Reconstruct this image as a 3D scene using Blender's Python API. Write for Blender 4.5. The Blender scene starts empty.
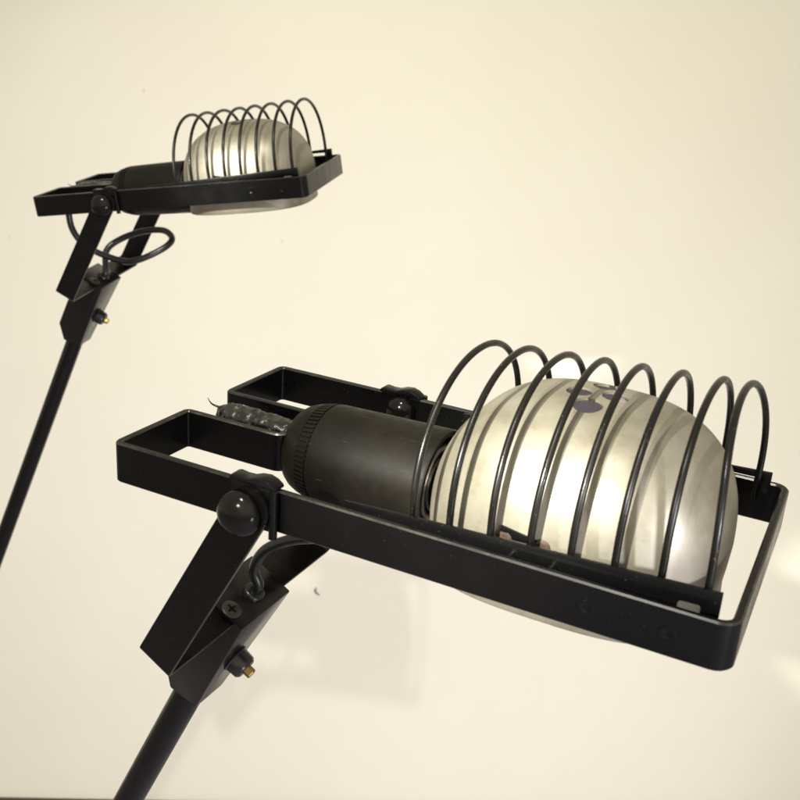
import bpy, bmesh, math, random
from mathutils import Vector, Matrix, noise

random.seed(4)
S = bpy.context.scene
COL = S.collection
MM = 0.001

# ------------------------------------------------------------------ materials
def new_mat(name):
    m = bpy.data.materials.new(name)
    m.use_nodes = True
    nt = m.node_tree
    return m, nt, nt.nodes['Principled BSDF']

def nd(nt, kind, **kw):
    n = nt.nodes.new(kind)
    for k, v in kw.items():
        if k in n.inputs.keys():
            n.inputs[k].default_value = v
        else:
            setattr(n, k, v)
    return n

def noise_tex(nt, scale, detail=4.0, rough=0.55, vec=None):
    tc = nt.nodes.new('ShaderNodeTexCoord')
    t = nt.nodes.new('ShaderNodeTexNoise')
    t.inputs['Scale'].default_value = scale
    t.inputs['Detail'].default_value = detail
    t.inputs['Roughness'].default_value = rough
    nt.links.new(vec or tc.outputs['Object'], t.inputs['Vector'])
    return t

def ramp(nt, src, stops):
    r = nt.nodes.new('ShaderNodeValToRGB')
    els = r.color_ramp.elements
    while len(els) < len(stops):
        els.new(0.5)
    for e, (p, c) in zip(els, stops):
        e.position = p
        e.color = (c if len(c) == 4 else (*c, 1)) if isinstance(c, tuple) else (c, c, c, 1)
    nt.links.new(src, r.inputs['Fac'])
    return r

def bump(nt, src, bsdf, strength, dist):
    b = nt.nodes.new('ShaderNodeBump')
    b.inputs['Strength'].default_value = strength
    b.inputs['Distance'].default_value = dist
    nt.links.new(src, b.inputs['Height'])
    nt.links.new(b.outputs['Normal'], bsdf.inputs['Normal'])

def paint_mat(name, base, dust, rough=(0.26, 0.42), dust_amt=0.72, spec=0.5):
    """dark enamel with slightly varying gloss and sparse specks of dust"""
    m, nt, b = new_mat(name)
    big = noise_tex(nt, 60, 4)
    sp = noise_tex(nt, 900, 2)
    r = ramp(nt, big.outputs['Fac'], [(0.3, rough[0]), (0.7, rough[1])])
    nt.links.new(r.outputs['Color'], b.inputs['Roughness'])
    d = ramp(nt, sp.outputs['Fac'], [(dust_amt, (*base,)), (dust_amt + 0.06, (*dust,))])
    nt.links.new(d.outputs['Color'], b.inputs['Base Color'])
    b.inputs['Specular IOR Level'].default_value = spec
    f = noise_tex(nt, 1500, 2)
    bump(nt, f.outputs['Fac'], b, 0.06, 0.0004)
    return m

def simple_mat(name, col, rough, metal=0.0, bscale=None, bstr=0.1):
    m, nt, b = new_mat(name)
    n = noise_tex(nt, bscale or 200, 4)
    lo = tuple(c * 0.82 for c in col)
    hi = tuple(min(1, c * 1.12) for c in col)
    r = ramp(nt, n.outputs['Fac'], [(0.35, lo), (0.65, hi)])
    nt.links.new(r.outputs['Color'], b.inputs['Base Color'])
    b.inputs['Roughness'].default_value = rough
    b.inputs['Metallic'].default_value = metal
    bump(nt, n.outputs['Fac'], b, bstr, 0.0005)
    return m

M_PAINT = paint_mat('black_enamel', (0.003, 0.003, 0.003), (0.03, 0.028, 0.025), (0.20, 0.34), 0.70, 0.18)
M_YOKE = paint_mat('black_enamel_worn', (0.0035, 0.0032, 0.003), (0.04, 0.036, 0.03), (0.20, 0.32), 0.70, 0.22)
def worn_glint_edge():
    m, nt, b = new_mat('worn_highlit_enamel_edge')
    n = noise_tex(nt, 26, 8, 0.75)
    r = ramp(nt, n.outputs['Fac'], [(0.48, (0.005, 0.0045, 0.004)), (0.60, (0.03, 0.027, 0.02)), (0.75, (0.2, 0.18, 0.135))])  # pale patches: worn enamel, plus the bars' edge highlight put into the colour
    nt.links.new(r.outputs['Color'], b.inputs['Base Color'])
    b.inputs['Roughness'].default_value = 0.3
    return m
M_EDGE = worn_glint_edge()
M_BOX = paint_mat('joint_box_enamel', (0.006, 0.005, 0.0045), (0.04, 0.036, 0.03), (0.20, 0.28), 0.74, 0.30)
M_WIRE = paint_mat('wire_enamel', (0.0035, 0.003, 0.002), (0.08, 0.068, 0.048), (0.20, 0.42), 0.69, 0.34)
M_KNOB = simple_mat('black_plastic', (0.005, 0.0045, 0.0035), 0.16, 0, 300, 0.04)
M_KNOB.node_tree.nodes['Principled BSDF'].inputs['Specular IOR Level'].default_value = 0.25
M_RUBBER = simple_mat('black_rubber', (0.006, 0.006, 0.0065), 0.28, 0, 600, 0.06)
M_BAKE = None
M_BRASS = simple_mat('brass', (0.34, 0.235, 0.085), 0.42, 1.0)
M_STEEL = simple_mat('dull_steel', (0.20, 0.18, 0.17), 0.36, 1.0)
M_SCREW = simple_mat('dark_screw', (0.035, 0.030, 0.024), 0.40, 0.4)
M_RUST = simple_mat('rusty_screw', (0.045, 0.024, 0.013), 0.55, 0.1, 500, 0.3)
M_DARKSTEEL = simple_mat('dark_steel', (0.10, 0.09, 0.085), 0.4, 1.0)

def bakelite():
    m, nt, b = new_mat('bakelite')
    n = noise_tex(nt, 45, 6, 0.65)
    s = noise_tex(nt, 260, 5, 0.7)
    r = ramp(nt, n.outputs['Fac'], [(0.3, (0.004, 0.0034, 0.0022)), (0.62, (0.009, 0.0075, 0.005)), (0.8, (0.028, 0.023, 0.016))])
    tc = nt.nodes.new('ShaderNodeTexCoord'); mp = nt.nodes.new('ShaderNodeMapping')
    mp.inputs['Rotation'].default_value = (0.4, 0.5, 0.35); mp.inputs['Scale'].default_value = (45, 900, 260)
    nt.links.new(tc.outputs['Object'], mp.inputs['Vector'])
    sc = noise_tex(nt, 1.0, 3, 0.6, mp.outputs['Vector'])
    sm = ramp(nt, sc.outputs['Fac'], [(0.66, 0.0), (0.76, 0.5)])
    mx = nt.nodes.new('ShaderNodeMix'); mx.data_type = 'RGBA'
    nt.links.new(sm.outputs['Color'], mx.inputs['Factor']); nt.links.new(r.outputs['Color'], mx.inputs['A'])
    mx.inputs['B'].default_value = (0.09, 0.08, 0.065, 1)          # fine pale scratches
    nt.links.new(mx.outputs['Result'], b.inputs['Base Color'])
    rr = ramp(nt, s.outputs['Fac'], [(0.3, 0.42), (0.7, 0.58)])
    nt.links.new(rr.outputs['Color'], b.inputs['Roughness'])
    b.inputs['Specular IOR Level'].default_value = 0.15
    bump(nt, s.outputs['Fac'], b, 0.05, 0.0005)
    return m
M_BAKE = bakelite()

def reflector_metal():
    m, nt, b = new_mat('satin_reflector_metal')
    n = noise_tex(nt, 38, 6, 0.65)
    sm = noise_tex(nt, 190, 5, 0.7)
    r = ramp(nt, n.outputs['Fac'], [(0.3, (0.18, 0.163, 0.114)), (0.5, (0.245, 0.227, 0.172)), (0.7, (0.29, 0.274, 0.218))])
    sp = ramp(nt, sm.outputs['Fac'], [(0.28, (0.70, 0.66, 0.58)), (0.40, (1, 1, 1))])
    mx = nt.nodes.new('ShaderNodeMix'); mx.data_type = 'RGBA'; mx.blend_type = 'MULTIPLY'
    mx.inputs['Factor'].default_value = 0.6
    nt.links.new(r.outputs['Color'], mx.inputs['A']); nt.links.new(sp.outputs['Color'], mx.inputs['B'])
    nt.links.new(mx.outputs['Result'], b.inputs['Base Color'])
    b.inputs['Metallic'].default_value = 0.45
    rr = ramp(nt, n.outputs['Fac'], [(0.3, 0.42), (0.7, 0.52)])
    nt.links.new(rr.outputs['Color'], b.inputs['Roughness'])
    bump(nt, sm.outputs['Fac'], b, 0.03, 0.0006)
    return m
M_REFL = reflector_metal()

M_INNER = simple_mat('shade_toned_inside', (0.60, 0.57, 0.58), 0.5, 0.5, 60, 0.05)  # grey puts the shade behind the vent holes into the colour

def tape_mat():
    m, nt, b = new_mat('crinkled_tape')
    n = noise_tex(nt, 240, 5, 0.65)
    r = ramp(nt, n.outputs['Fac'], [(0.45, (0.008, 0.0075, 0.006)), (0.60, (0.035, 0.032, 0.026)), (0.70, (0.32, 0.30, 0.26))])  # pale end of the ramp paints the tape's grey-white sheen
    nt.links.new(r.outputs['Color'], b.inputs['Base Color'])
    b.inputs['Roughness'].default_value = 0.22
    bump(nt, n.outputs['Fac'], b, 0.5, 0.0012)
    return m
M_TAPE = tape_mat()

def opal_mat():
    m, nt, b = new_mat('opal_bulb_glass')
    b.inputs['Base Color'].default_value = (0.74, 0.72, 0.77, 1)
    b.inputs['Roughness'].default_value = 0.25
    return m
M_OPAL = opal_mat()

WALL_MARKS = [(-0.3921, -0.1037, 0.004), (-0.6316, -0.3314, 0.0028), (-0.1897, -0.3363, 0.0036)]
def wall_mat():
    m, nt, b = new_mat('cream_wall_paint')
    n = noise_tex(nt, 2.2, 5, 0.6)
    r = ramp(nt, n.outputs['Fac'], [(0.3, (0.735, 0.715, 0.602)), (0.7, (0.77, 0.752, 0.648))])
    n2 = noise_tex(nt, 0.55, 3, 0.5)
    tint = ramp(nt, n2.outputs['Fac'], [(0.3, (1.0, 0.985, 0.99)), (0.7, (1.0, 1.0, 0.955))])
    mm = nt.nodes.new('ShaderNodeMix'); mm.data_type = 'RGBA'; mm.blend_type = 'MULTIPLY'; mm.inputs['Factor'].default_value = 1
    nt.links.new(r.outputs['Color'], mm.inputs['A']); nt.links.new(tint.outputs['Color'], mm.inputs['B'])
    last = mm.outputs['Result']
    tc = nt.nodes.new('ShaderNodeTexCoord')
    wob = noise_tex(nt, 300, 2)
    for (x, z, rad) in WALL_MARKS:           # small scuffs in the paint
        mp = nt.nodes.new('ShaderNodeMapping')
        mp.inputs['Location'].default_value = (-x * 2.2, 0, -z)
        mp.inputs['Scale'].default_value = (2.2, 0, 1)
        nt.links.new(tc.outputs['Object'], mp.inputs['Vector'])
        ln = nt.nodes.new('ShaderNodeVectorMath'); ln.operation = 'LENGTH'
        nt.links.new(mp.outputs['Vector'], ln.inputs[0])
        mr = nt.nodes.new('ShaderNodeMapRange')
        mr.inputs['From Min'].default_value = rad * 0.6; mr.inputs['From Max'].default_value = rad * 1.2
        mr.inputs['To Min'].default_value = 0.35; mr.inputs['To Max'].default_value = 0
        nt.links.new(ln.outputs['Value'], mr.inputs['Value'])
        mx = nt.nodes.new('ShaderNodeMix'); mx.data_type = 'RGBA'
        nt.links.new(mr.outputs['Result'], mx.inputs['Factor'])
        nt.links.new(last, mx.inputs['A'])
        mx.inputs['B'].default_value = (0.42, 0.34, 0.24, 1)
        last = mx.outputs['Result']
    nt.links.new(last, b.inputs['Base Color'])
    b.inputs['Roughness'].default_value = 0.75
    b.inputs['Specular IOR Level'].default_value = 0.25
    f = noise_tex(nt, 120, 4, 0.6)
    bump(nt, f.outputs['Fac'], b, 0.05, 0.002)
    return m
M_WALL = wall_mat()
M_SKIRT = simple_mat('dark_brown_wood', (0.055, 0.030, 0.020), 0.45, 0, 30, 0.1)
M_FLOOR = simple_mat('pale_stone_floor', (0.34, 0.325, 0.35), 0.5, 0, 6, 0.05)
M_CHIP = simple_mat('chipped_paint', (0.13, 0.075, 0.03), 0.7)

# ------------------------------------------------------------------ mesh helpers
def link(name, bm, mat, parent=None, mw=None, smooth=40, bevel=0.0, bseg=2):
    """finish a bmesh (in mm) as one mesh object"""
    bmesh.ops.remove_doubles(bm, verts=bm.verts, dist=1e-4)
    bmesh.ops.recalc_face_normals(bm, faces=bm.faces)
    if bevel:
        es = [e for e in bm.edges if len(e.link_faces) == 2 and e.calc_face_angle(0) > 0.6]
        bmesh.ops.bevel(bm, geom=es, offset=bevel, segments=bseg, profile=0.5, affect='EDGES', clamp_overlap=True)
    bmesh.ops.scale(bm, vec=(MM, MM, MM), verts=bm.verts)
    me = bpy.data.meshes.new(name)
    bm.to_mesh(me); bm.free()
    for p in me.polygons:
        p.use_smooth = True
    me.set_sharp_from_angle(angle=math.radians(smooth))
    me.materials.append(mat)
    o = bpy.data.objects.new(name, me)
    COL.objects.link(o)
    if parent:
        o.parent = parent
    if mw is not None:
        o.matrix_local = mw
    return o

def ring_bridge(bm, rings, close_u=True, cap=True, loop=False):
    vs = [[bm.verts.new(p) for p in r] for r in rings]
    n = len(vs[0])
    cnt = len(vs) if loop else len(vs) - 1
    for i in range(cnt):
        a, b = vs[i], vs[(i + 1) % len(vs)]
        for j in range(n if close_u else n - 1):
            k = (j + 1) % n
            bm.faces.new((a[j], a[k], b[k], b[j]))
    if cap and not loop:
        bm.faces.new(vs[0][::-1]); bm.faces.new(vs[-1])
    return vs

def tube(bm, pts, r, seg=14, cap=True, rfun=None):
    pts = [Vector(p) for p in pts]
    t0 = (pts[1] - pts[0]).normalized()
    up = t0.orthogonal().normalized()
    rings = []
    for i, p in enumerate(pts):
        t = (pts[min(i + 1, len(pts) - 1)] - pts[max(i - 1, 0)]).normalized()
        up = (up - t * up.dot(t)).normalized()
        sd = t.cross(up)
        rr = rfun(i / (len(pts) - 1)) if rfun else r
        rings.append([p + (up * math.cos(a) + sd * math.sin(a)) * rr for a in [2 * math.pi * j / seg for j in range(seg)]])
    ring_bridge(bm, rings, cap=cap)

def spline(ctrl, n=12):
    """Catmull-Rom through control points"""
    P = [Vector(c) for c in ctrl]
    P = [P[0] * 2 - P[1]] + P + [P[-1] * 2 - P[-2]]
    out = []
    for i in range(1, len(P) - 2):
        for k in range(n):
            t = k / n
            a, b, c, d = P[i - 1], P[i], P[i + 1], P[i + 2]
            out.append(0.5 * ((2 * b) + (c - a) * t + (2 * a - 5 * b + 4 * c - d) * t * t + (3 * b - a - 3 * c + d) * t ** 3))
    out.append(P[-2])
    return out

def lathe(bm, prof, axis_o, ax, seg=48, close=False):
    """profile = (distance along the axis, radius)"""
    ax = Vector(ax).normalized(); u = ax.orthogonal().normalized(); v = ax.cross(u)
    rings = []
    for (d, r) in prof:
        c = Vector(axis_o) + ax * d
        rings.append([c + (u * math.cos(a) + v * math.sin(a)) * max(r, 0.001) for a in [2 * math.pi * j / seg for j in range(seg)]])
    ring_bridge(bm, rings, cap=not close, loop=close)

def prism(bm, poly, fn0, fn1):
    """extrude a 2-D polygon between two placement functions"""
    a = [bm.verts.new(fn0(*p)) for p in poly]
    b = [bm.verts.new(fn1(*p)) for p in poly]
    n = len(poly)
    bm.faces.new(a[::-1]); bm.faces.new(b)
    for i in range(n):
        bm.faces.new((a[i], a[(i + 1) % n], b[(i + 1) % n], b[i]))

def fillet(path, radii, closed=True, seg=7):
    """round the corners of a 2-D path"""
    n = len(path); out = []
    for i, p in enumerate(path):
        p = Vector(p); r = radii[i]
        if not closed and i in (0, n - 1):
            out.append(p); continue
        a = (Vector(path[i - 1]) - p).normalized(); b = (Vector(path[(i + 1) % n]) - p).normalized()
        ang = a.angle(b); d = r / math.tan(ang / 2)
        c = p + (a + b).normalized() * (r / math.sin(ang / 2))
        s = p + a * d - c; e = p + b * d - c
        for k in range(seg + 1):
            t = k / seg
            out.append(c + s.normalized().slerp(e.normalized(), t) * r if False else c + (s * (1 - t) + e * t).normalized() * r)
    return out

def strip(bm, path, th, lo, hi, place, closed=True, bv=0.45, edge=(1, 3)):
    """sweep an upright flat bar of thickness th along a 2-D path"""
    n = len(path); rings = []
    for i in range(n):
        p = path[i]
        a = path[(i - 1) % n] if (closed or i > 0) else p
        b = path[(i + 1) % n] if (closed or i < n - 1) else p
        d1 = (p - a); d2 = (b - p)
        d1 = d1.normalized() if d1.length > 1e-9 else d2.normalized()
        d2 = d2.normalized() if d2.length > 1e-9 else d1
        t = (d1 + d2).normalized(); nn = Vector((-t.y, t.x))
        k = 1 / max(0.5, t.dot(d1))
        h = th / 2
        sec = [(-h, lo + bv), (-h, hi - bv), (-h + bv, hi), (h - bv, hi), (h, hi - bv), (h, lo + bv), (h - bv, lo), (-h + bv, lo)]
        rings.append([place((p + nn * q * k).x, (p + nn * q * k).y, z) for q, z in sec])
    before = len(bm.faces)
    ring_bridge(bm, rings, cap=True, loop=closed)
    bm.faces.ensure_lookup_table()
    for i, f in enumerate(bm.faces[before:]):
        if len(f.verts) == 4 and i % 8 in edge:
            f.material_index = 1

# ------------------------------------------------------------------ the lamp
HL, HW, PW, PN, HH = 250.0, 124.5, 33.5, 53.5, 17.6      # head length, width, prong notch width and depth, bar height (mm)
PIV = 71.0

def sgn(v, e):
    return math.copysign(abs(v) ** e, v)

def make_reflector(mw, root):
    cx, a, b, c = 181.0, 56.2, 47.8, 52.0
    NT, NP = 96, 36
    bm = bmesh.new()
    def P(th, ph, k=0.0):
        e1, e2 = 2 / 2.45, 2 / 3.0
        cp = sgn(math.cos(ph), e1)
        return Vector((cx + (a - k) * cp * sgn(math.cos(th), e2), (b - k) * cp * sgn(math.sin(th), e2), (c - k) * sgn(math.sin(ph), e1)))
    def rings(k):
        out = []
        for z, dw in ((-21.0, 1.6), (-20.2, 1.1), (-16.0, 1.4), (-8.0, 0.6)):
            out.append([P(2 * math.pi * j / NT, 0, k + dw) + Vector((0, 0, z)) for j in range(NT)])
        for i in range(NP):
            ph = (math.pi / 2) * (i / NP)
            out.append([P(2 * math.pi * j / NT, ph, k) for j in range(NT)])
        return out
    outer, inner = rings(0), rings(0.9)
    vo = ring_bridge(bm, outer, cap=False)
    vi = ring_bridge(bm, inner, cap=False)
    inner_set = set(v for r_ in vi for v in r_)
    for vs, z in ((vo, c), (vi, c - 0.9)):
        t = bm.verts.new((cx, 0, z))
        if vs is vi: inner_set.add(t)
        for j in range(NT):
            bm.faces.new((vs[-1][j], vs[-1][(j + 1) % NT], t))
    for f in bm.faces:
        if all(v in inner_set for v in f.verts): f.material_index = 1
    for j in range(NT):
        bm.faces.new((vo[0][j], vo[0][(j + 1) % NT], vi[0][(j + 1) % NT], vi[0][j]))
    o = link('reflector', bm, M_REFL, root, mw, smooth=50)
    o.data.materials.append(M_INNER)
    # cut the four vent holes in the crown
    cb = bmesh.new()
    for (x, y, r) in ((180.6, -12.5, 5.6), (174.0, -1.5, 5.0), (187.2, 0.5, 5.0), (180.8, 11.5, 5.2)):
        lathe(cb, [(38, r), (60, r)], (x, y, 0), (0, 0, 1), 40)
    lathe(cb, [(-8, 15.5), (30, 15.5)], (104, 0, -1), (1, 0, 0), 40)      # opening for the bulb neck
    cut = link('cutter', cb, M_REFL, root, mw)
    md = o.modifiers.new('holes', 'BOOLEAN'); md.object = cut; md.operation = 'DIFFERENCE'; md.solver = 'EXACT'
    bpy.context.view_layer.update()
    dg = bpy.context.evaluated_depsgraph_get()
    me = bpy.data.meshes.new_from_object(o.evaluated_get(dg))
    o.modifiers.clear(); old = o.data; o.data = me; bpy.data.meshes.remove(old); me.name = 'reflector'
    for p in me.polygons: p.use_smooth = True
    me.set_sharp_from_angle(angle=math.radians(50))
    bpy.data.objects.remove(cut)
    return o

def make_lamp(rot, t, ad, cable_pts, lean, loose, label, cable_r):
    """rot, t: the head's place in the world (m); ad: (x, z) direction of the yoke arms; cable_pts in head mm"""
    R = Matrix(rot).to_4x4(); T = Vector(t)
    d = Vector((ad[0], 0, ad[1])).normalized(); pd = Vector((-d.z, 0, d.x))
    def Sp(s, p, y):
        v = Vector((PIV, 0, 0)) + d * s + pd * p
        return Vector((v.x, y, v.z))
    # the foot on the floor
    pole_top = Sp(160, 3.2, 0)
    pdir = (d + pd * lean).normalized()
    wtop = T + (R @ (pole_top * MM)); wdir = (R.to_3x3() @ pdir)
    k = (FLOOR_Z + 0.030 - wtop.z) / wdir.z
    wfoot = wtop + wdir * k
    root = bpy.data.objects.new('floor_lamp', None); COL.objects.link(root)
    root.location = (wfoot.x, wfoot.y, FLOOR_Z)
    root.empty_display_size = 0.1
    root['label'] = label; root['category'] = 'lamp'; root['group'] = 'articulated lamps with a wire guard'
    mw = Matrix.Translation(T - root.location) @ R
    part = lambda name, bm, mat, **k: link(name, bm, mat, root, mw, **k)
    sub = lambda name, bm, mat, par, **k: link(name, bm, mat, par, None, **k)

    # head frame: one flat bar bent round, with two prongs at the back
    W2, w2 = HW / 2 - 1.5, PW / 2 - 1.5
    path = [(HL - 1.5, -W2), (HL - 1.5, W2), (1.5, W2), (1.5, w2), (PN - 1.5, w2), (PN - 1.5, -w2), (1.5, -w2), (1.5, -W2)]
    path = fillet(path, [5.5, 4.5, 2.6, 2.2, 4.5, 4.5, 2.2, 2.6], True)
    bm = bmesh.new()
    strip(bm, path, 3.0, -HH / 2, HH / 2, lambda x, y, z: Vector((x, y, z)), True, 0.65)
    frame = part('head_frame', bm, M_PAINT, smooth=30)
    frame.data.materials.append(M_EDGE)
    for (x, z) in ((229, -0.5), (202, 0.0)):
        for s in (-1, 1):
            bm = bmesh.new()
            lathe(bm, [(0, 3.1), (0.26, 3.0), (0.34, 2.6), (0.3, 1.8), (0.12, 1.5), (0.09, 0)], (x, s * (HW / 2 - 0.05), z), (0, s, 0), 24)
            sub('rivet', bm, M_PAINT, frame)
            bm = bmesh.new()
            lathe(bm, [(0, 3.2), (0.5, 3.0), (0.7, 2.2), (0.7, 0)], (x, s * (HW / 2 - 2.95), z), (0, -s, 0), 24)
            sub('rivet', bm, M_PAINT, frame)

    # guard: two slotted side strips and eight bent wires
    def ztop(x): return 10.3 + (x - 130) * 0.044
    xs = [132.6, 147.4, 163.0, 177.8, 192.3, 207.3, 222.8, 237.6]
    for s in (-1, 1):
        bm = bmesh.new()
        y0, y1 = s * 54.2, s * 55.8
        sz, sx = (9.0, 229.5) if s < 0 else (12.0, 214.0)
        x0, x1 = 106.0, 242.6
        zt = ztop
        poly = [(x0, zt(x0)), (x1, zt(x1)), (x1, 6.0), (237.0, 6.0), (237.0, sz - 0.8), (236.2, sz), (sx + 0.8, sz - 0.2), (sx, sz - 1.0), (sx, 5.0 if s < 0 else 7.4), (x0, 2.0)]
        prism(bm, poly, lambda x, z: Vector((x, y0, z)), lambda x, z: Vector((x, y1, z)))
        g = part('guard_strip', bm, M_PAINT, smooth=30, bevel=0.25)
        for x in (172.7, 187.6):
            bm = bmesh.new()
            lathe(bm, [(-0.4, 2.2), (3.0, 2.2)], (x, s * 55.9, 6.4), (0, s, 0), 16)
            lathe(bm, [(0, 3.0), (0.9, 2.7), (1.3, 1.6), (1.4, 0)], (x, s * 54.2, 7.2), (0, -s, 0), 20)
            sub('screw', bm, M_PAINT, g)
    for i, x in enumerate(xs):
        zf = ztop(x) - 5.5
        zp = 60.2 + (x - 132) * 0.042
        lean_x = loose[i]
        pts = []
        yy = 52.3
        zb = zf + 7
        N = 56
        pts.append((x, -yy, zf - 5)); pts.append((x, -yy, zf))
        wob = (random.uniform(-.5, .5), random.uniform(-.5, .5))
        for k_ in range(N + 1):
            a = math.pi * k_ / N
            cz = sgn(math.sin(a), 0.95)
            pts.append((x + lean_x * math.sin(a) ** 2 + wob[0] * math.sin(2 * a), -yy * sgn(math.cos(a), 0.97), zb + (zp - zb) * cz))
        pts.append((x, yy, zf)); pts.append((x, yy, zf - 5))
        bm = bmesh.new()
        tube(bm, pts, 1.34, 14)
        part('guard_wire', bm, M_WIRE, smooth=60)

    refl = make_reflector(mw, root)
    # rusty rivets and the dark clip low on the near flank of the reflector
    for x, r in ((166.5, 3.1), (180.5, 3.3)):
        bm = bmesh.new()
        lathe(bm, [(-1.5, r), (0.25, r), (0.55, r * 0.8), (0.5, r * 0.3), (0.3, 0)], (x, -47.4, 8.6), (0, -1, 0.12), 24)
        sub('rivet', bm, M_RUST, refl)
    bm = bmesh.new()
    cp = [(165.0, 12.9), (182.0, 10.6), (183.0, 5.0), (164.0, 5.0)]
    prism(bm, cp, lambda x, z: Vector((x, -46.0, z)), lambda x, z: Vector((x, -47.7, z)))
    sub('clip', bm, M_PAINT, refl, bevel=0.3)

    # bulb, seen through the vent holes and from below
    bm = bmesh.new()
    prof = [(16, 12.2), (24, 14.5), (34, 20), (44, 24.5), (54, 26.5), (64, 26), (74, 22), (82, 15), (86.5, 7), (87.5, 0)]
    sm = spline([(p[0], p[1], 0) for p in prof], 4)
    lathe(bm, [(v.x, max(v.y, 0)) for v in sm], (118, 0, -2), (1, 0, 0), 48)
    bulb = part('bulb', bm, M_OPAL, smooth=60)
    bm = bmesh.new()
    prof = [(-12, 0), (-12, 11.6)] + [(-11 + k_ * 0.9, 12.3 if k_ % 3 else 11.5) for k_ in range(30)] + [(16.2, 12.4), (16.2, 0)]
    lathe(bm, prof, (118, 0, -2), (1, 0, 0), 40)
    sub('bulb_cap', bm, M_DARKSTEEL, bulb, smooth=50)

    # socket: bakelite shell, open at the front, with a knurled ring at the rear shoulder
    so = (0, 0, -1.6)
    prof = [(50.5, 0), (50.5, 12.5), (51.0, 14.6), (52.6, 17.0), (55.2, 18.9), (58.5, 20.3), (61.4, 21.0), (61.8, 20.6), (67.2, 21.6), (67.6, 22.1), (69, 22.3),
            (90, 22.8), (119.0, 23.3), (121.2, 23.3), (122.0, 22.9), (122.0, 21.0), (121.4, 20.4), (108, 19.8), (106, 19.0), (106, 0)]
    bm = bmesh.new(); lathe(bm, prof, so, (1, 0, 0), 80)
    sock = part('socket', bm, M_BAKE, smooth=32)
    bm = bmesh.new()
    NK = 64
    for j in range(NK):
        a0 = 2 * math.pi * (j - 0.27) / NK; a1 = 2 * math.pi * (j + 0.27) / NK
        q = []
        for (x, r0) in ((61.9, 20.5), (67.1, 21.5)):
            for (a, rr) in ((a0, r0 - .6), (a0, r0 + 0.75), (a1, r0 + 0.75), (a1, r0 - .6)):
                q.append(bm.verts.new((x, rr * math.cos(a), so[2] + rr * math.sin(a))))
        for f in ((0, 1, 2, 3), (7, 6, 5, 4), (0, 4, 5, 1), (1, 5, 6, 2), (2, 6, 7, 3), (3, 7, 4, 0)):
            bm.faces.new([q[i] for i in f])
    sub('knurled_ring', bm, M_BAKE, sock, smooth=25)
    bm = bmesh.new(); lathe(bm, [(106, 13.2), (119, 13.2), (120, 13.8), (121, 16.6), (120, 17.2), (118.5, 16.2), (106, 16.0)], so, (1, 0, 0), 64, close=True)
    sub('contact_ring', bm, M_STEEL, sock)

    # side clamps over the rails, with the pivot knobs
    for s in (-1, 1):
        yo = s * HW / 2
        bm = bmesh.new()
        # saddle plate outside the rail
        pl = fillet([(61, -8.4), (81.4, -8.4), (81.4, 9.4), (61, 9.4)], [2, 1.0, 1.0, 2], True, 4)
        prism(bm, [(p.x, p.y) for p in pl], lambda x, z: Vector((x, yo + s * 0.15, z)), lambda x, z: Vector((x, yo + s * 2.2, z)))
        # folded top, humped over the bolt
        prof = [(60.0, 8.9), (60.0, 10.6), (61.8, 11.3), (65, 10.9), (68.5, 11.0), (72, 12.3), (75.5, 12.7), (78.5, 11.8), (80.8, 10.2), (81.4, 8.9)]
        prism(bm, prof, lambda x, z: Vector((x, yo + s * 2.2, z)), lambda x, z: Vector((x, yo - s * 4.6, z)))
        cl = part('rail_clamp', bm, M_PAINT, smooth=40, bevel=0.6)
        bm = bmesh.new()
        tube(bm, [(80.8, yo + s * 2.2, -10.4), (80.8, yo + s * 2.2, -9.8), (80.8, yo + s * 2.2, 8.4), (80.8, yo + s * 2.2, 9.2)], 1.7, 14)
        sub('rolled_edge', bm, M_PAINT, cl)
        bm = bmesh.new()
        r0 = 9.5
        prof = [(2.0, 8.0), (4.6, 8.0), (4.7, 9.0), (5.0, 9.3), (5.5, r0)]
        for i in range(1, 15):
            a = math.pi / 2 * i / 14
            prof.append((5.5 + 6.4 * math.sin(a), r0 * math.cos(a)))
        lathe(bm, prof, (PIV - 3.4, yo, -2.2), (0, s, 0), 48)
        part('pivot_knob', bm, M_KNOB, smooth=50)
        bm = bmesh.new()
        prof = [(0, 7.4), (2.5, 7.4)] + [(2.5 + 5 * math.sin(math.pi / 2 * i / 8), 7.2 * math.cos(math.pi / 2 * i / 8)) for i in range(9)]
        lathe(bm, prof, (PIV + 1, yo - s * 3.1, 1.6), (0, -s, 0), 32)
        part('pivot_nut', bm, M_KNOB, smooth=50)

    # yoke: one U-shaped flat bar
    ya = HW / 2 + 3.6
    up = fillet([(0, -ya), (99.5, -ya), (99.5, ya), (0, ya)], [0, 2.2, 2.2, 0], False, 6)
    bm = bmesh.new()
    strip(bm, up, 2.0, -9.1, 9.1, lambda s, y, p: Sp(s, p, y), False, 0.35, (1, 3, 5, 7))
    for s in (-1, 1):
        half = [(9.1 * math.sin(a) * -1, 9.1 * math.cos(a)) for a in [math.pi * k_ / 18 for k_ in range(19)]]
        prism(bm, half, lambda q, p: Sp(q, p, s * (ya - 1)), lambda q, p: Sp(q, p, s * (ya + 1)))
    part('yoke', bm, M_YOKE, smooth=30).data.materials.append(M_EDGE)

    # joint box folded over the yoke's cross plate
    bm = bmesh.new()
    poly = [(97.0, -13.0), (97.0, 13.6), (169.5, 14.2), (173.0, -3.0), (158.5, -13.0)]
    def hw(s): return 20.6 - 9.8 * (s - 97.0) / 74
    prism(bm, poly, lambda s, p: Sp(s, p, -hw(s)), lambda s, p: Sp(s, p, hw(s)))
    box = part('joint_box', bm, M_BOX, smooth=30, bevel=0.7)
    bm = bmesh.new()
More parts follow.
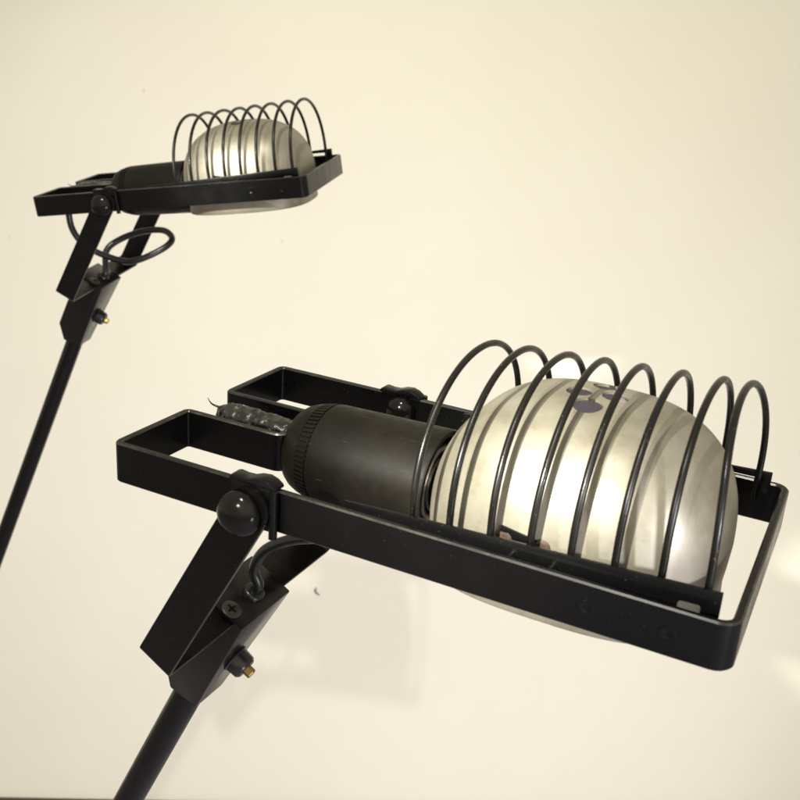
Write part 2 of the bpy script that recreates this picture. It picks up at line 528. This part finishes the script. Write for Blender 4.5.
    lathe(bm, [(0, 5.0), (-0.6, 5.0), (-1.1, 4.4), (-1.1, 1.4), (-0.5, 1.0), (-0.5, 0)], Sp(97.0, 3.0, -16.0), d, 32)
    sc = sub('screw', bm, M_SCREW, box)
    bm = bmesh.new()
    for (e1, e2) in ((2.7, 0.5), (0.5, 2.7)):
        c0 = Sp(95.82, 3.0, -16.0)
        q = [bm.verts.new(c0 + pd * (e1 * a) + Vector((0, e2 * b, 0)) - d * c_) for a in (-1, 1) for b in (-1, 1) for c_ in (-0.06, 0.03)]
        for f in ((0, 1, 3, 2), (4, 6, 7, 5), (0, 4, 5, 1), (2, 3, 7, 6), (0, 2, 6, 4), (1, 5, 7, 3)):
            bm.faces.new([q[i] for i in f])
    sub('screw_slot', bm, M_KNOB, box)
    bm = bmesh.new()
    lathe(bm, [(0, 5.6), (-1.6, 5.4), (-2.4, 4.6), (-2.4, 2.5), (0, 2.5)], Sp(97.0, 3.0, 2.0), d, 28)
    sub('grommet', bm, M_RUBBER, box, smooth=50)
    bm = bmesh.new()
    lathe(bm, [(0, 7.4), (1.0, 7.6), (1.6, 6.9), (3.2, 6.8), (7.2, 6.5), (8.6, 5.2), (8.8, 0)], Sp(136, 13.6, 0), pd, 32)
    bt = sub('adjusting_bush', bm, M_RUBBER, box, smooth=40)
    bm = bmesh.new()
    lathe(bm, [(8.4, 2.7), (12.0, 2.7), (12.5, 2.3), (12.5, 0)], Sp(136, 13.6, 0), pd, 6)
    sub('brass_pin', bm, M_BRASS, box, smooth=30)

    # cable and its taped end
    bm = bmesh.new(); tube(bm, spline([tuple(c) for c in cable_pts] + [tuple(Sp(91, 3.0, 2.0)), tuple(Sp(98, 3.0, 2.0))], 12), cable_r, 14)
    part('cable', bm, M_RUBBER, smooth=60)
    bm = bmesh.new()
    rings = []
    NR, NS = 110, 40
    for i in range(NR + 1):
        u = i / NR; x = 8 + u * 46
        rr = []
        for j in range(NS):
            a = 2 * math.pi * j / NS
            base = 4.7 + 1.0 * math.sin(3 * u + 0.5) - (2.4 * (1 - u / 0.12) if u < 0.12 else 0)
            nz = noise.noise(Vector((x * 0.12, math.cos(a) * 1.2, math.sin(a) * 1.2 + x * 0.05))) * 1.0
            nz += noise.noise(Vector((x * 0.6, math.cos(a) * 3, math.sin(a) * 3))) * 0.35
            ph_ = ((x - 8) / 7.5 + a / (2 * math.pi)) % 1.0
            nz += 0.4 * (ph_ if ph_ < 0.88 else (1 - ph_) / 0.12 * 0.88) - 0.3
            r = max(0.6, base + nz)
            rr.append(Vector((x, r * math.cos(a) * 1.15, 4.2 + r * math.sin(a) * 0.95)))
        rings.append(rr)
    ring_bridge(bm, rings)
    tp = part('tape_wrap', bm, M_TAPE, smooth=45)
    bm = bmesh.new()
    tube(bm, spline([(13, -1, 7.5), (8, -1.5, 7.2), (4.5, -2, 8.2), (2.6, -2.2, 10.6)], 6), 0.6, 8, rfun=lambda t: 0.7 * (1 - t) + 0.12)
    sub('loose_thread', bm, M_TAPE, tp)

    # pole and foot
    plen = (wfoot - wtop).length / MM
    bm = bmesh.new()
    pts = [pole_top + pdir * (plen * i / 24) for i in range(25)]
    tube(bm, pts, 7.9, 32)
    part('pole', bm, M_YOKE, smooth=60)
    bm = bmesh.new()
    lathe(bm, [(0, 140), (10, 140), (14, 137), (18, 120), (20, 30), (34, 20), (46, 17), (46, 0)], (0, 0, 0), (0, 0, 1), 64)
    link('base', bm, M_PAINT, root, Matrix.Identity(4), smooth=35)
    return root

# ------------------------------------------------------------------ setting
WALL_Y = 1.6
SKIRT_TOP = -1.4805
FLOOR_Z = SKIRT_TOP - 0.09
def box_obj(name, lo, hi, mat, bevel=0.0, parent=None):
    bm = bmesh.new()
    q = [bm.verts.new((x * 1000, y * 1000, z * 1000)) for x in (lo[0], hi[0]) for y in (lo[1], hi[1]) for z in (lo[2], hi[2])]
    for f in ((0, 1, 3, 2), (4, 6, 7, 5), (0, 4, 5, 1), (2, 3, 7, 6), (0, 2, 6, 4), (1, 5, 7, 3)):
        bm.faces.new([q[i] for i in f])
    return link(name, bm, mat, parent, smooth=30, bevel=bevel)

wall = box_obj('wall', (-4, WALL_Y, FLOOR_Z - 0.1), (4, WALL_Y + 0.12, 1.9), M_WALL)
wall['kind'] = 'structure'
floor = box_obj('floor', (-7, -8, FLOOR_Z - 0.1), (7, WALL_Y + 0.1, FLOOR_Z), M_FLOOR)
floor['kind'] = 'structure'
sk = box_obj('skirting_board', (-4, WALL_Y - 0.016, FLOOR_Z + 0.0005), (4, WALL_Y - 0.0003, SKIRT_TOP), M_SKIRT, bevel=2.0)
sk['kind'] = 'structure'
YAW = math.radians(-1.4)
for o_ in (wall, sk):
    rz = Matrix.Rotation(YAW, 4, 'Z'); piv = Vector((-0.7, WALL_Y, 0))
    o_.matrix_world = Matrix.Translation(piv - rz @ piv) @ rz
# a chip of loose paint on the wall
bm = bmesh.new()
tube(bm, spline([(-154, 1586.5, -979), (-156, 1584.5, -984), (-153, 1584, -990), (-148, 1586.2, -995)], 6), 1.5, 8, rfun=lambda t: 1.6 * math.sin(math.pi * (0.12 + 0.8 * t)))
ch = link('paint_chip', bm, M_CHIP)
ch['label'] = 'tiny brown chip curling off the cream wall beside the near lamp'; ch['category'] = 'paint chip'

R1 = ((0.8874, 0.4563, 0.0652), (-0.4579, 0.8889, 0.0124), (-0.0523, -0.0408, 0.9978)); T1 = (-0.0900, 0.4288, -0.1728)
R2 = ((0.9757, 0.1932, -0.1031), (-0.1944, 0.9809, -0.0012), (0.1009, 0.0212, 0.9947)); T2 = (-0.3091, 0.9356, -0.1535)
def ortho(R):
    M = Matrix(R); q = M.to_quaternion(); q.normalize(); return q.to_matrix()
near = make_lamp(ortho(R1), T1, (-47, -85),
    [(52, 0, 3.5), (34, 3, 2.0), (26, 8, -3), (40, 16, -16), (62, 20, -24), (84, 17, -28), (92, 8, -33), (82, 2, -38), (65, 0, -43.5), (48, 0, -50), (34, 0, -60), (28, 0.5, -72)],
    0.055, [0, 0, 0, 0, 0, 0, -1, -6],
    'large near black lamp with a wire guard over its pale metal reflector', 2.7)
far = make_lamp(ortho(R2), T2, (-60.6, -83),
    [(52, 0, 3.5), (34, 0, 3.0), (12, 0, 2.0), (0, 0, -6), (-4.2, 0, -19), (-3.6, 0, -34), (6, -2, -48), (29, -10, -57.5), (58, -18, -63), (83, -8, -57), (92, 5, -50), (80, 18, -43.5), (57, 24, -43.6), (34, 20, -48.5), (21, 10, -57)],
    0.066, [0, 0, 0, 0, 0, 0, 0, 0],
    'small far black lamp at upper left with a cable looping below its head', 3.0)

# ------------------------------------------------------------------ camera
cam = bpy.data.cameras.new('camera'); co = bpy.data.objects.new('camera', cam); COL.objects.link(co)
cam.sensor_width = 36; cam.lens = 36 * 995.7 / 800
cam.clip_start = 0.02; cam.clip_end = 60
co.location = (0, 0, 0); co.rotation_euler = (math.radians(90 - 21), 0, 0)
cam.dof.use_dof = True; cam.dof.focus_distance = 0.47; cam.dof.aperture_fstop = 26
S.camera = co

# ------------------------------------------------------------------ light
w = bpy.data.worlds.new('World'); S.world = w; w.use_nodes = True
bg = w.node_tree.nodes['Background']
bg.inputs['Color'].default_value = (1.0, 0.93, 0.79, 1); bg.inputs['Strength'].default_value = 0.72

def area(name, loc, target, size, power, col, sy=None):
    l = bpy.data.lights.new(name, 'AREA'); o = bpy.data.objects.new(name, l); COL.objects.link(o)
    l.shape = 'RECTANGLE'; l.size = size; l.size_y = sy or size
    l.energy = power; l.color = col
    o.location = loc
    o.rotation_euler = (Vector(target) - Vector(loc)).to_track_quat('-Z', 'Y').to_euler()
    return o
area('room_light', (0.8, -1.7, 1.3), (0.4, 1.2, -0.3), 4.4, 25, (1.0, 0.95, 0.80), 3.0)
def spot(name, loc, target, power, col, size, rad, blend=1.0):
    sl = bpy.data.lights.new(name, 'SPOT'); o = bpy.data.objects.new(name, sl); COL.objects.link(o)
    sl.energy = power; sl.color = col; sl.spot_size = math.radians(size); sl.spot_blend = blend; sl.shadow_soft_size = rad
    o.location = loc; o.rotation_euler = (Vector(target) - Vector(loc)).to_track_quat('-Z', 'Y').to_euler()
spot('ceiling_lamp', (-0.23, -0.18, 1.33), (0.12, 1.6, -0.95), 104, (1.0, 0.95, 0.85), 62, 0.02)
spot('low_fill_spot', (1.05, -1.1, -0.95), (-0.32, 1.6, -1.12), 182, (0.94, 0.94, 1.0), 60, 0.35)  # low cool spot added for the wall's falloff and the lower-right glints
spot('key_lamp', (-0.67, -0.70, 0.606), (0.036, 0.352, -0.160), 400, (1.0, 0.97, 0.88), 7.1, 0.02, 1.0)
spot('key_lamp', (-0.83, -0.294, 0.452), (-0.124, 0.9006, -0.150), 300, (1.0, 0.97, 0.88), 4.3, 0.02, 1.0)
spot('reflector_fill_spot', (0.55, -0.45, 0.0), (0.078, 0.292, -0.172), 125, (0.90, 0.89, 1.0), 4.6, 0.03, 1.0)  # narrow cool spot added to approximate the pale zone low on the near reflector
spot('floor_fill_spot', (0.6, -2.0, 1.3), (0.5, -1.9, -1.6), 520, (0.88, 0.86, 1.0), 110, 0.05)  # unseen spot added to brighten the floor that the metal reflects

S.render.engine = 'CYCLES'
S.cycles.use_denoising = True
S.cycles.max_bounces = 8
S.view_settings.view_transform = 'Standard'
S.view_settings.look = 'None'
S.view_settings.exposure = -0.05
S.view_settings.gamma = 1.0
S.render.resolution_x = 1024; S.render.resolution_y = 1024
